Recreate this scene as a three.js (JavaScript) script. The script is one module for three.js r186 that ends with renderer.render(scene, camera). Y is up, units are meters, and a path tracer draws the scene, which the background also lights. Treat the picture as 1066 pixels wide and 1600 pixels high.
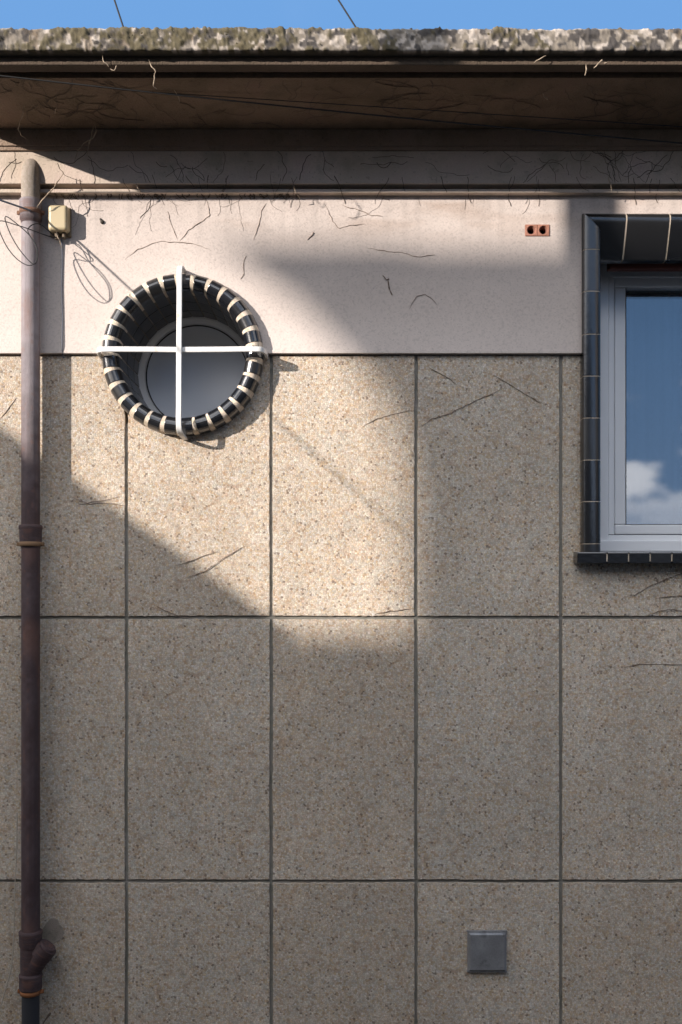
import * as THREE from 'three';
import { RoundedBoxGeometry } from 'three/addons/geometries/RoundedBoxGeometry.js';
import { mergeGeometries } from 'three/addons/utils/BufferGeometryUtils.js';

// ------------------------------------------------------------------ camera, sky, sun, exposure
const scene = new THREE.Scene();
const camera = new THREE.PerspectiveCamera(53.13, 1066 / 1600, 0.05, 2000);
camera.position.set(0, 1.75, 4);
camera.lookAt(0, 1.75, 0);
camera.setViewOffset(1066, 1600, 0, -120, 1066, 1600);
scene.add(camera);

const SUN = new THREE.Vector3(-1.3, 0.49, 1).normalize();
const sun = new THREE.DirectionalLight(new THREE.Color(1.0, 0.915, 0.845), 3.55);
sun.target.position.set(0, 1.75, 0);
sun.position.copy(SUN).multiplyScalar(40).add(sun.target.position);
sun.castShadow = true; sun.shadow.radius = 1;
sun.shadow.mapSize.set(4096, 4096);
Object.assign(sun.shadow.camera, { left: -8, right: 8, top: 8, bottom: -8, near: 1, far: 80 });
scene.add(sun, sun.target);

const EXPOSURE = 2.0;
const renderer = new THREE.WebGLRenderer({ antialias: true });
renderer.toneMapping = THREE.LinearToneMapping;
renderer.toneMappingExposure = EXPOSURE;
renderer.shadowMap.enabled = true;
renderer.setSize(682, 1024);

// ------------------------------------------------------------------ helpers
function rng(seed) { let a = seed >>> 0; return () => { a = (a + 0x6d2b79f5) | 0; let t = Math.imul(a ^ (a >>> 15), 1 | a); t = (t + Math.imul(t ^ (t >>> 7), 61 | t)) ^ t; return ((t ^ (t >>> 14)) >>> 0) / 4294967296; }; }
const hash = (x, y, s) => { let h = Math.imul(x, 374761393) ^ Math.imul(y, 668265263) ^ Math.imul(s, 2147483647 - 59); h = Math.imul(h ^ (h >>> 13), 1274126177); return ((h ^ (h >>> 16)) >>> 0) / 4294967296; };
// value noise on a lattice of n x n cells that wraps; u, v in 0..1
function vnoise(u, v, n, s, m = n) {
  const x = u * n, y = v * m, xi = Math.floor(x), yi = Math.floor(y); let fx = x - xi, fy = y - yi;
  fx = fx * fx * (3 - 2 * fx); fy = fy * fy * (3 - 2 * fy);
  const x0 = ((xi % n) + n) % n, x1 = (x0 + 1) % n, y0 = ((yi % m) + m) % m, y1 = (y0 + 1) % m;
  const a = hash(x0, y0, s), b = hash(x1, y0, s), c = hash(x0, y1, s), d = hash(x1, y1, s);
  return a + (b - a) * fx + (c - a) * fy + (a - b - c + d) * fx * fy;
}
const fbm = (u, v, n, s, o = 4) => { let t = 0, w = 0.5, k = 0; for (let i = 0; i < o; i++) { t += w * vnoise(u, v, n << i, s + i * 17); k += w; w *= 0.5; } return t / k; };
const clamp = (x, a = 0, b = 1) => Math.min(b, Math.max(a, x));
const sstep = (a, b, x) => { const t = clamp((x - a) / (b - a)); return t * t * (3 - 2 * t); };
const toS = (c) => (c <= 0.0031308 ? c * 12.92 : 1.055 * Math.pow(c, 1 / 2.4) - 0.055);
const lutS = new Uint8Array(4097); for (let i = 0; i <= 4096; i++) lutS[i] = Math.round(255 * toS(i / 4096));
// texture from a function (u, v) -> linear [r, g, b] (color) or number (data)
function makeTex(w, h, f, color) {
  const d = new Uint8Array(w * h * 4);
  for (let y = 0; y < h; y++) for (let x = 0; x < w; x++) {
    const i = (y * w + x) * 4, c = f((x + 0.5) / w, (y + 0.5) / h, x, y);
    if (color) { d[i] = lutS[(clamp(c[0]) * 4096) | 0]; d[i + 1] = lutS[(clamp(c[1]) * 4096) | 0]; d[i + 2] = lutS[(clamp(c[2]) * 4096) | 0]; }
    else d[i] = d[i + 1] = d[i + 2] = clamp(c) * 255;
    d[i + 3] = 255;
  }
  const t = new THREE.DataTexture(d, w, h, THREE.RGBAFormat);
  t.wrapS = t.wrapT = THREE.RepeatWrapping; t.magFilter = THREE.LinearFilter; t.minFilter = THREE.LinearMipmapLinearFilter; t.generateMipmaps = true;
  if (color) t.colorSpace = THREE.SRGBColorSpace;
  t.needsUpdate = true; return t;
}
const rep = (t, m, my = m) => { t.repeat.set(1 / m, 1 / my); return t; };
const again = (t, m, ox = 0, oy = 0) => { const c = t.clone(); c.repeat.set(1 / m, 1 / m); c.offset.set(ox, oy); c.needsUpdate = true; return c; };
const lin = (r, g, b) => new THREE.Color().setRGB(r, g, b);
const std = (o) => new THREE.MeshStandardMaterial(o);
const phys = (o) => new THREE.MeshPhysicalMaterial(o);

// the building's measures are kept in "units" of 2.5 mm: x to the right, y downwards from the eye line at 920, z out of the wall
const U = 1 / 400, EYE = 1.75;
const W = (x, y, z = 0) => new THREE.Vector3((x - 533) * U, EYE + (920 - y) * U, z * U);
const V = (x, y, z) => { const k = (1600 - z) / 1600; return W(533 + (x - 533) * k, 920 + (y - 920) * k, z); };   // the point at depth z on a line of sight
const names = {};
const numbered = (n) => { const k = names[n] = (names[n] ?? -1) + 1; return k ? `${n}_${String(k).padStart(3, '0')}` : n; };
function thing(name, label, category, pos = [0, 0, 0], group) {
  const o = new THREE.Group(); o.name = numbered(name); o.position.set(...pos); o.userData = { label, category }; if (group) o.userData.group = group;
  scene.add(o); return o;
}
function tag(o, label, category, group) { o.userData = { ...o.userData, label, category }; if (group) o.userData.group = group; return o; }
// a part: the geometry is given in world axes and moved into the parent's
function part(name, geo, mat, parent, label) {
  const g = Array.isArray(geo) ? mergeGeometries(geo.map((x) => x.index ? x.toNonIndexed() : x)) : geo;
  const m = new THREE.Mesh(g, mat); m.name = name; m.castShadow = m.receiveShadow = true;
  if (parent) { const off = new THREE.Vector3(); for (let p = parent; p && p !== scene; p = p.parent) off.add(p.position); m.position.sub(off); parent.add(m); }
  else { m.name = numbered(name); scene.add(m); }
  if (label) m.userData.label = label;
  return m;
}
function structure(m) { m.userData.kind = 'structure'; return m; }
function stuff(m) { m.userData.kind = 'stuff'; return m; }
// uv in metres from the dominant axis of the normal
function boxUV(g, ox = 0, oy = 0) {
  const q = g.index ? g.toNonIndexed() : g; q.computeVertexNormals(); return metreUV(q, ox, oy);
}
function metreUV(q, ox = 0, oy = 0) {
  const p = q.attributes.position, n = q.attributes.normal, uv = new Float32Array(p.count * 2);
  for (let i = 0; i < p.count; i++) {
    const ax = Math.abs(n.getX(i)), ay = Math.abs(n.getY(i)), az = Math.abs(n.getZ(i));
    if (az >= ax && az >= ay) { uv[2 * i] = p.getX(i); uv[2 * i + 1] = p.getY(i); } else if (ay >= ax) { uv[2 * i] = p.getX(i); uv[2 * i + 1] = p.getZ(i); } else { uv[2 * i] = p.getZ(i); uv[2 * i + 1] = p.getY(i); }
    uv[2 * i] += ox; uv[2 * i + 1] += oy;
  }
  q.setAttribute('uv', new THREE.BufferAttribute(uv, 2)); return q;
}
// box between unit coordinates, edges rounded
function ubox(x0, y0, z0, x1, y1, z1, r = 0.6, seg = 2) {
  const a = W(x0, y0, z0), b = W(x1, y1, z1), s = b.clone().sub(a);
  const g = r > 0 ? new RoundedBoxGeometry(Math.abs(s.x), Math.abs(s.y), Math.abs(s.z), seg, Math.min(r * U, Math.abs(s.x) * 0.45, Math.abs(s.y) * 0.45, Math.abs(s.z) * 0.45)) : new THREE.BoxGeometry(Math.abs(s.x), Math.abs(s.y), Math.abs(s.z));
  g.translate((a.x + b.x) / 2, (a.y + b.y) / 2, (a.z + b.z) / 2); return metreUV(g);
}
function tube(pts, r, seg = 0, rad = 8, closed = false) {
  const c = new THREE.CatmullRomCurve3(pts, closed, 'centripetal');
  return new THREE.TubeGeometry(c, seg || pts.length * 6, r * U, rad, closed);
}
// cylinder between two points
function rod(a, b, r, r2 = r, rad = 20, open = false) {
  const d = b.clone().sub(a), g = new THREE.CylinderGeometry(r2 * U, r * U, d.length(), rad, 1, open);
  g.applyQuaternion(new THREE.Quaternion().setFromUnitVectors(new THREE.Vector3(0, 1, 0), d.clone().normalize()));
  g.translate((a.x + b.x) / 2, (a.y + b.y) / 2, (a.z + b.z) / 2); return g;
}

// ------------------------------------------------------------------ sky
{
  const w = 3072, h = 1536, d = new Float32Array(w * h * 4), dir = new THREE.Vector3();
  for (let y = 0; y < h; y++) for (let x = 0; x < w; x++) {
    const e = ((y + 0.5) / h - 0.5) * Math.PI, a = ((x + 0.5) / w - 0.5) * 2 * Math.PI;
    dir.set(Math.cos(e) * Math.cos(a), Math.sin(e), Math.cos(e) * Math.sin(a));
    const up = Math.max(0, dir.y), t = 1 - Math.pow(1 - up, 7), c = dir.dot(SUN);
    const glow = 0.5 * Math.exp(5 * (c - 1)) + 1.2 * Math.exp(40 * (c - 1));
    let r = 0.20 + (0.083 - 0.20) * t, g = 0.30 + (0.190 - 0.30) * t, b = 0.46 + (0.38 - 0.46) * t;
    r += glow * 0.8; g += glow * 0.7; b += glow * 0.56;
    const deg = e * 57.2958;
    if (deg > -1) {
      // small fair-weather clouds low down all round, and a broken high layer out of view sunward, placed to whiten the skylight
      const u = (x + 0.5) / w, v = (y + 0.5) / h;
      const n = deg < 24 ? fbm(u + 0.1351, (v + 0.2862) * 0.9, 84, 91, 6) : 0.45;
      const low = deg < 24 ? 0.85 * sstep(0.49, 0.67, n - 0.03 * Math.max(0, deg - 5.5)) * (0.42 + 0.4 * sstep(3.9, 5.6, deg)) : 0;
      const q = 0.03 / (up + 0.16), m = fbm(0.5 + dir.x * q, 0.5 + dir.z * q, 34, 19, 6);
      const side = (dir.x * SUN.x + dir.z * SUN.z) / Math.hypot(SUN.x, SUN.z);
      const high = sstep(0.50, 0.66, m + 0.22 * (side - 0.05)) * sstep(11, 24, deg) * sstep(-0.55, -0.1, side) * 0.92;
      const k = clamp(1 - (1 - low) * (1 - high)), shade = 1.0 + 0.2 * n + 0.30 * Math.max(0, c) + 0.16 * (1 - high) * high * 4;
      r += (1.0 * shade - r) * k; g += (0.985 * shade - g) * k; b += (1.0 * shade - b) * k;
    }
    const i = (y * w + x) * 4; d[i] = r; d[i + 1] = g; d[i + 2] = b; d[i + 3] = 1;
  }
  const t = new THREE.DataTexture(d, w, h, THREE.RGBAFormat, THREE.FloatType);
  t.mapping = THREE.EquirectangularReflectionMapping; t.magFilter = THREE.LinearFilter; t.needsUpdate = true;
  scene.background = t; scene.environment = t;
}

// ------------------------------------------------------------------ surface materials
// exposed aggregate: pebbles of about 9 mm, 1.28 m of it
const PEB = 2048, PEBM = 1.28;
let pebTex, pebBump;
{
  const N = 172, pal = [[0.57, 0.485, 0.385, 34], [0.54, 0.43, 0.31, 20], [0.62, 0.555, 0.47, 26], [0.48, 0.425, 0.36, 10], [0.46, 0.34, 0.23, 4], [0.27, 0.215, 0.17, 2.2], [0.51, 0.40, 0.315, 5]];
  const tot = pal.reduce((s, p) => s + p[3], 0), cells = [];
  for (let j = 0; j < N; j++) for (let i = 0; i < N; i++) {
    let k = hash(i, j, 5) * tot, p = 0; while (k > pal[p][3]) { k -= pal[p][3]; p++; }
    const v = 0.86 + 0.28 * hash(i, j, 6);
    cells.push([i + 0.5 + 0.85 * (hash(i, j, 1) - 0.5), j + 0.5 + 0.85 * (hash(i, j, 2) - 0.5), pal[p][0] * v, pal[p][1] * v, pal[p][2] * v * (0.94 + 0.12 * hash(i, j, 7)), 0.55 + 0.75 * hash(i, j, 3), 0.45 + 0.55 * hash(i, j, 4), (hash(i, j, 8) - 0.5) * 0.9]);
  }
  const c4 = new Uint8Array(PEB * PEB * 4), b4 = new Uint8Array(PEB * PEB * 4), k = N / PEB;
  for (let y = 0; y < PEB; y++) for (let x = 0; x < PEB; x++) {
    const px = (x + 0.5) * k, py = (y + 0.5) * k, ix = Math.floor(px), iy = Math.floor(py);
    let d1 = 9, d2 = 9, best = null;
    for (let j = -1; j <= 1; j++) for (let i = -1; i <= 1; i++) {
      const gx = ix + i, gy = iy + j, wx = (gx + N) % N, wy = (gy + N) % N, q = cells[wy * N + wx];
      const dx = px - (q[0] + gx - wx), dy = py - (q[1] + gy - wy), d = (dx * dx + dy * dy + q[7] * dx * dy) / q[5];
      if (d < d1) { d2 = d1; d1 = d; best = q; } else if (d < d2) d2 = d;
    }
    const e = Math.sqrt(d2) - Math.sqrt(d1), s = sstep(0.0, 0.13, e), u = (x + 0.5) / PEB, v = (y + 0.5) / PEB;
    const tone = 0.76 + 0.34 * fbm(u, v, 3, 40, 5) + 0.10 * vnoise(u, v, 46, 43) + 0.07 * (vnoise(u, v * 0.1, 24, 47, 3) - 0.5), grain = 0.9 + 0.2 * hash(x, y, 9), dirt = 0.74;
    const hue = 0.5 * vnoise(u, v, 30, 51) + 0.5 * vnoise(u, v, 74, 52) - 0.5, br = sstep(0.6, 0.85, vnoise(u, v, 96, 57)) * 0.6, gm = 1 + 0.22 * (vnoise(u, v, 330, 58) - 0.5), hc = [(1 + 0.07 * hue) * gm * (1 - 0.16 * br), (1 - 0.03 * hue) * gm * (1 - 0.26 * br), (1 - 0.13 * hue) * gm * (1 - 0.34 * br)];
    const i = (y * PEB + x) * 4, m = [0.42, 0.355, 0.28];
    for (let c = 0; c < 3; c++) c4[i + c] = lutS[(clamp((m[c] * dirt + (best[2 + c] - m[c] * dirt) * s) * tone * grain * hc[c]) * 4096) | 0];
    const hgt = s * best[6] * (1 - 0.35 * clamp(d1 * 1.5)) * 0.9 + 0.06 * hash(x >> 1, y >> 1, 12);
    b4[i] = b4[i + 1] = b4[i + 2] = clamp(hgt) * 255; c4[i + 3] = b4[i + 3] = 255;
  }
  const mk = (d, s) => { const t = new THREE.DataTexture(d, PEB, PEB, THREE.RGBAFormat); t.wrapS = t.wrapT = THREE.RepeatWrapping; t.magFilter = THREE.LinearFilter; t.minFilter = THREE.LinearMipmapLinearFilter; t.generateMipmaps = true; if (s) t.colorSpace = THREE.SRGBColorSpace; t.needsUpdate = true; return rep(t, PEBM); };
  pebTex = mk(c4, true); pebBump = mk(b4, false);
}
const panelMat = std({ map: pebTex, bumpMap: pebBump, bumpScale: 0.0018, roughness: 0.92 });
const panelMat2 = std({ map: pebTex, bumpMap: pebBump, bumpScale: 0.0018, roughness: 0.92, color: lin(0.95, 0.96, 0.97) });
const panelMat3 = std({ map: pebTex, bumpMap: pebBump, bumpScale: 0.0018, roughness: 0.92, color: lin(0.985, 0.97, 0.955) });

// painted render: off-white with grime under the cornice, specks and wash marks; the texture spans 4 m by 1 m
const plasterTex = makeTex(2048, 1024, (u, v) => {
  const n = fbm(u * 4, v, 6, 3, 5), f = fbm(u * 4, v, 90, 8, 3), sp = vnoise(u * 4, v, 420, 15), big = fbm(u, v, 4, 77, 3);
  let k = 0.93 + 0.10 * (n - 0.5) + 0.10 * (f - 0.5) + 0.10 * (big - 0.5);
  const speck = sp > 0.9 && f > 0.5 ? 0.66 : 1 - 0.12 * sstep(0.6, 0.85, vnoise(u * 4, v, 200, 88));
  const y = v;                                                     // 0 at the bottom of the band, 1 just above its top
  const streak = sstep(0.45, 0.8, vnoise(u, v * 0.12, 160, 21, 8)) * sstep(0.3, 0.62, y);
  const grime = sstep(0.38, 0.62, y) * sstep(0.42, 0.75, fbm(u, v, 14, 55, 5));
  k *= speck * (1 - 0.10 * streak);
  const g = clamp(grime * 0.8 + 0.35 * sstep(0.52, 0.66, v) * sstep(0.4, 0.7, fbm(u, v, 30, 56, 4))), w = sstep(0.2, 0.02, y) * 0.04;
  return [0.655 * k * (1 - 0.28 * g) + w, 0.565 * k * (1 - 0.36 * g) + w, 0.505 * k * (1 - 0.42 * g) + w];
}, true); plasterTex.repeat.set(1 / 4, 1);
const plasterBump = rep(makeTex(1024, 1024, (u, v) => 0.6 * fbm(u, v, 12, 4, 5) + 0.4 * vnoise(u, v, 256, 6), false), 1);
const plasterMat = std({ map: plasterTex, bumpMap: plasterBump, bumpScale: 0.0014, roughness: 0.9 });

// weathered concrete, 2 m of it, used in several tones
const concTex = makeTex(1024, 1024, (u, v) => {
  const n = fbm(u, v, 5, 13, 6), f = vnoise(u, v, 300, 5), st = fbm(u, v, 18, 63, 4), spot = vnoise(u, v, 130, 71);
  const k = 0.66 + 0.5 * n * (0.85 + 0.3 * f) - 0.17 * sstep(0.5, 0.8, st) - (spot > 0.9 ? 0.18 : 0);
  return [k * 0.92, k * 0.84 * (0.95 + 0.1 * st), k * 0.74 * (0.92 + 0.16 * n)];
}, true);
const concBump = makeTex(1024, 1024, (u, v) => 0.6 * fbm(u, v, 16, 14, 5) + 0.4 * vnoise(u, v, 280, 16), false);
const conc = (r, g, b, m = 2, bump = 0.004) => std({ map: again(concTex, m, r, g), bumpMap: again(concBump, m, r, g), bumpScale: bump, color: lin(r, g, b), roughness: 0.94 });
const friezeMat = conc(0.67, 0.60, 0.555, 1.3, 0.0015);
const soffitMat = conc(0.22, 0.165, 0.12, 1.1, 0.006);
const mouldMat = conc(0.36, 0.29, 0.24, 1.2);
const jointMat = conc(0.30, 0.315, 0.315, 0.6);
const masonryMat = conc(0.3, 0.28, 0.26);

// black glazed tile
const glazeBump = makeTex(256, 256, (u, v) => fbm(u, v, 7, 9, 4), false);
const tileMats = [[0.012, 0.0125, 0.014, 0.12], [0.016, 0.0155, 0.016, 0.17], [0.01, 0.011, 0.014, 0.1]].map(([r, g, b, q], i) => phys({ color: lin(r, g, b), roughness: q + 0.12, ior: 1.9, bumpMap: again(glazeBump, 0.1, i * 0.3, 0), bumpScale: 0.0004 }));
const mortarMat = conc(0.92, 0.84, 0.74, 0.3, 0.0015);
const groutMat = conc(0.30, 0.28, 0.26, 0.3, 0.001);
const whiteTex = makeTex(512, 512, (u, v) => { const k = 0.71 + 0.10 * (fbm(u, v, 6, 2, 5) - 0.5), r = sstep(0.70, 0.8, fbm(u, v, 12, 19, 4)) * 0.5; return [k * (1 - 0.1 * r), k * (0.985 - 0.4 * r), k * (0.94 - 0.6 * r)]; }, true);
const whiteMat = phys({ map: again(whiteTex, 0.5), roughness: 0.38, clearcoat: 0.2 });
const pvcMat = phys({ color: lin(0.84, 0.85, 0.86), roughness: 0.3 });
const gasketMat = std({ color: lin(0.03, 0.03, 0.035), roughness: 0.7 });
const glassMat = phys({ color: lin(0.93, 0.96, 0.98), transmission: 1, thickness: 0, roughness: 0.0, ior: 2.33 });
const glassMat2 = phys({ color: lin(0.9, 0.93, 0.95), transmission: 1, thickness: 0, roughness: 0.0, ior: 2.1 });
const clothTex = makeTex(256, 256, (u, v) => { const k = 0.82 + 0.12 * vnoise(u, v, 128, 3) - 0.08 * vnoise(u, v * 0.02, 40, 4, 1); return [k, k, k]; }, true);
const curtainMat = phys({ color: lin(0.88, 0.9, 0.92), roughness: 1, side: THREE.DoubleSide });
const roomMat = std({ color: lin(0.10, 0.10, 0.105), roughness: 1 });

// ------------------------------------------------------------------ ground and the unseen surroundings that shade the wall
const asphaltTex = makeTex(1024, 1024, (u, v) => { const k = 0.032 + 0.015 * fbm(u, v, 8, 6, 5) + 0.02 * vnoise(u, v, 500, 7); return [k, k * 0.98, k * 0.95]; }, true);
{
  const g = new THREE.PlaneGeometry(1200, 1200); g.rotateX(-Math.PI / 2); g.translate(0, -0.12, 0);
  structure(part('ground', boxUV(g), std({ map: again(asphaltTex, 2), roughness: 0.95 }), null)).userData.label = 'dark worn asphalt lane in front of the house';
  const p = new THREE.BoxGeometry(14, 0.12, 1.0); p.translate(0.5, -0.06, 0.56);
  structure(part('pavement', boxUV(p), conc(0.10, 0.095, 0.09, 1.5), null)).userData.label = 'narrow concrete pavement along the foot of the house wall';
}
{
  // unseen wall behind the viewer, placed to darken the foot of the house wall
  const t = thing('unseen_garden_wall', 'unseen grey garden wall with coping across the lane, placed to darken the foot of the house wall', 'wall', [5.5, -0.12, 4.75]);
  part('wall', boxUV(new THREE.BoxGeometry(3.4, 2.3, 0.2).translate(3.5, 1.03, 4.75)), conc(0.13, 0.125, 0.115), t);
  part('coping', boxUV(new RoundedBoxGeometry(3.4, 0.07, 0.3, 2, 0.015).translate(3.5, 2.215, 4.75)), conc(0.24, 0.23, 0.22), t);
}
{
  const t = thing('unseen_outbuilding', 'unseen tall dark flat roofed block across the lane, placed to darken the lower house wall', 'unseen_outbuilding', [-1.6, -0.12, 5.4]);  // out of view, placed to cut skylight on the lower wall
  part('wall', boxUV(new THREE.BoxGeometry(6.6, 4.0, 1.6).translate(-1.5, 1.88, 5.35)), conc(0.12, 0.11, 0.10), t);
  part('roof', boxUV(new THREE.BoxGeometry(6.7, 0.08, 1.7).translate(-1.5, 3.922, 5.35)), conc(0.10, 0.10, 0.10), t);
}
{
  // unseen tall house, its corner, low wing and eave shaped to shade the right of the wall
  const t = thing('unseen_neighbour_house', 'unseen tall grey house, its low wing and sloping eave shaped to shade the right of the wall', 'house', [-13, -0.12, 12]);
  const m = conc(0.34, 0.31, 0.28), z0 = 11.0, z1 = 12.4, P = (x, y) => new THREE.Vector2((x - 533) * U - 1.3 * z0, EYE + (920 - y) * U + 0.49 * z0);
  const ex = (pts, d) => boxUV(new THREE.ExtrudeGeometry(new THREE.Shape(pts), { depth: d, bevelEnabled: false }).translate(0, 0, z0));
  const r = P(1560, 0).x, c = P(622, 378);
  part('wall', ex([new THREE.Vector2(c.x, -0.12), new THREE.Vector2(r, -0.12), new THREE.Vector2(r, c.y - 0.02), new THREE.Vector2(c.x, c.y - 0.02)], z1 - z0), m, t);
  const w = P(430, 985);
  part('wing', ex([new THREE.Vector2(w.x - 2.4, -0.12), new THREE.Vector2(c.x - 0.002, -0.12), new THREE.Vector2(c.x - 0.002, w.y), new THREE.Vector2(w.x - 2.4, w.y)], z1 - z0 - 0.2), m, t);
  part('shading_eave', ex([P(622, 378), P(328, 380), P(388, 420), P(455, 465), P(515, 530), P(568, 590), P(600, 650), P(621, 730)], 0.5), conc(0.5, 0.48, 0.45), t);
  part('roof', boxUV(new THREE.BoxGeometry(r - c.x, 0.02, z1 - z0 - 0.5).translate((r + c.x) / 2, c.y - 0.01, z0 + 0.5 + (z1 - z0 - 0.5) / 2)), conc(0.2, 0.19, 0.18), t);
}
{
  // unseen flat-roofed block set askew so its roof edge casts the slanting shade at the lower left
  const t = thing('unseen_garage', 'unseen flat roofed block askew to the left of the lane, placed to shade the lower left wall', 'unseen_garage', [-7.5, -0.12, 3.4]);
  const A = new THREE.Vector2(-5.34, 2.6), d = new THREE.Vector2(-0.517, 0.856), n = new THREE.Vector2(-0.856, -0.517), L = 2.92, Wd = 2.6, top = 4.095;
  const c = [A.clone(), A.clone().addScaledVector(d, L), A.clone().addScaledVector(d, L).addScaledVector(n, Wd), A.clone().addScaledVector(n, Wd)];
  const sh = (k) => new THREE.Shape(c.map((p) => { const q = p.clone().sub(c[0].clone().add(c[2]).multiplyScalar(0.5)).multiplyScalar(k).add(c[0].clone().add(c[2]).multiplyScalar(0.5)); return new THREE.Vector2(q.x, -q.y); }));
  const ex = (k, y0, y1) => boxUV(new THREE.ExtrudeGeometry(sh(k), { depth: y1 - y0, bevelEnabled: false }).rotateX(-Math.PI / 2).translate(0, y0, 0));
  part('wall', ex(0.94, -0.12, top - 0.12), conc(0.4, 0.37, 0.33), t);
  part('roof', ex(1, top - 0.12, top), conc(0.25, 0.24, 0.23), t);
}
for (const [x0, x1, z0, z1, h, label] of [[-5.5, 0.6, 11.5, 17, 5.6, 'unseen grey flat roofed house across the lane that cuts low sky light, the nearer one'], [5.35, 12, 4.9, 10, 5.8, 'unseen grey house across the lane at the right that cuts low sky light, wider one']]) {
  const t = thing('unseen_opposite_house', label, 'house', [(x0 + x1) / 2, -0.12, z0]);  // both out of view, placed to hide low sky from the wall
  part('wall', boxUV(new THREE.BoxGeometry(x1 - x0, h, z1 - z0).translate((x0 + x1) / 2, h / 2 - 0.12, (z0 + z1) / 2)), conc(0.22, 0.20, 0.18), t);
  part('roof', boxUV(new THREE.BoxGeometry(x1 - x0 + 0.5, 0.18, z1 - z0 + 0.5).translate((x0 + x1) / 2, h - 0.03, (z0 + z1) / 2)), conc(0.12, 0.11, 0.10), t);
  for (const k of [0.25, 0.7]) part('window', new THREE.BoxGeometry(1.0, 1.2, 0.06).translate(x0 + k * (x1 - x0), 3.4, z0 - 0.01), gasketMat, t);
}
{
  const t = thing('unseen_utility_pole', 'slim wooden utility pole with insulators, out of view to the left of the lane', 'pole', [-2.92, -0.12, 3.0]);
  const g = new THREE.CylinderGeometry(0.066, 0.08, 8.2, 20); g.translate(-2.92, 3.98, 3.0);  // out of view, placed so its shadow bands the roof edge and upper wall
  part('pole', boxUV(g), conc(0.22, 0.16, 0.11, 1), t);
  for (const s of [-1, 1]) part('insulator', new THREE.CylinderGeometry(0.03, 0.045, 0.1, 14).translate(-2.92 + s * 0.12, 7.2, 3.0), whiteMat, t);
  part('crossarm', new THREE.BoxGeometry(0.4, 0.07, 0.07).translate(-2.92, 7.11, 3.1), conc(0.2, 0.15, 0.1, 1), t);
}

// ------------------------------------------------------------------ the house
const house = thing('house', 'house front of exposed aggregate panels under pale render, cornice and lichened roof edge', 'house', [0, 0, 0]);
const X0 = -180, X1 = 1700;                      // ends of the wall, in units
const RX = 286, RY = 555;                        // centre of the round window
const WX0 = 911, WX1 = 1432, WY0 = 338, WY1 = 871; // window opening
const circleHole = (r) => { const p = new THREE.Path(); const c = W(RX, RY); p.absarc(c.x, c.y, r * U, 0, Math.PI * 2, true); return p; };
const shapeOf = (pts) => new THREE.Shape(pts.map(([x, y]) => { const v = W(x, y); return new THREE.Vector2(v.x, v.y); }));
const pathOf = (pts) => new THREE.Path(pts.map(([x, y]) => { const v = W(x, y); return new THREE.Vector2(v.x, v.y); }));
const extr = (s, z0, z1, bevel = 0) => new THREE.ExtrudeGeometry(s, { depth: (z1 - z0 - bevel * 2) * U, bevelEnabled: bevel > 0, bevelThickness: bevel * U, bevelSize: bevel * U, bevelOffset: -bevel * U, bevelSegments: 2, curveSegments: 96 }).translate(0, 0, (z0 + bevel) * U);

{ // masonry behind everything, with both openings
  const s = shapeOf([[X0, 1668], [X1, 1668], [X1, 170], [X0, 170]]);
  s.holes.push(circleHole(105), pathOf([[WX0, WY0], [WX1, WY0], [WX1, WY1], [WX0, WY1]]));
  part('masonry', boxUV(extr(s, -206, -19)), masonryMat, house);
  const b = shapeOf([[X0, 1668], [X1, 1668], [X1, 168], [X0, 168]]);
  part('room', boxUV(extr(b, -1700, -206.5)), roomMat, house);
  const j = shapeOf([[X0, 1668], [X1, 1668], [X1, 545], [X0, 545]]);
  j.holes.push(circleHole(108), pathOf([[WX0, 540], [WX1, 540], [WX1, WY1], [WX0, WY1]]));
  // the joints' filling, as one backing sheet
  part('joint_filling', boxUV(extr(shapeOf([[X0, 1668], [WX0 - 2, 1668], [WX0 - 2, 548], [RX + 105, 548], [RX + 105, RY + 105], [RX - 105, RY + 105], [RX - 105, 548], [X0, 548]]), -18.5, -11.6)), jointMat, house);
  part('joint_filling', boxUV(extr(shapeOf([[WX0 - 1.8, 1668], [X1, 1668], [X1, WY1 + 2], [WX0 - 1.8, WY1 + 2]]), -18.5, -11.6)), jointMat, house);
}
{ // render band
  const arc = [], a0 = Math.asin((552 - RY) / 108); for (let k = 0; k <= 60; k++) { const a = Math.PI - a0 + (Math.PI + 2 * a0) * k / 60; arc.push([RX + 108 * Math.cos(a), RY + 108 * Math.sin(a)]); }
  const s = shapeOf([[X0, 552], ...arc, [WX0 + 1, 552], [WX0 + 1, WY0 + 1], [WX1, WY0 + 1], [WX1, 552], [X1, 552], [X1, 296], [X0, 296]]);
  s.holes.push(pathOf([[821, 351.3], [858.4, 351.3], [858.4, 369], [821, 369]]));
  const g = extr(s, -18.8, 0, 0.8); metreUV(g, 1.9, -(EYE + (920 - 552) * U));
  part('render', g, plasterMat, house);
}
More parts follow.
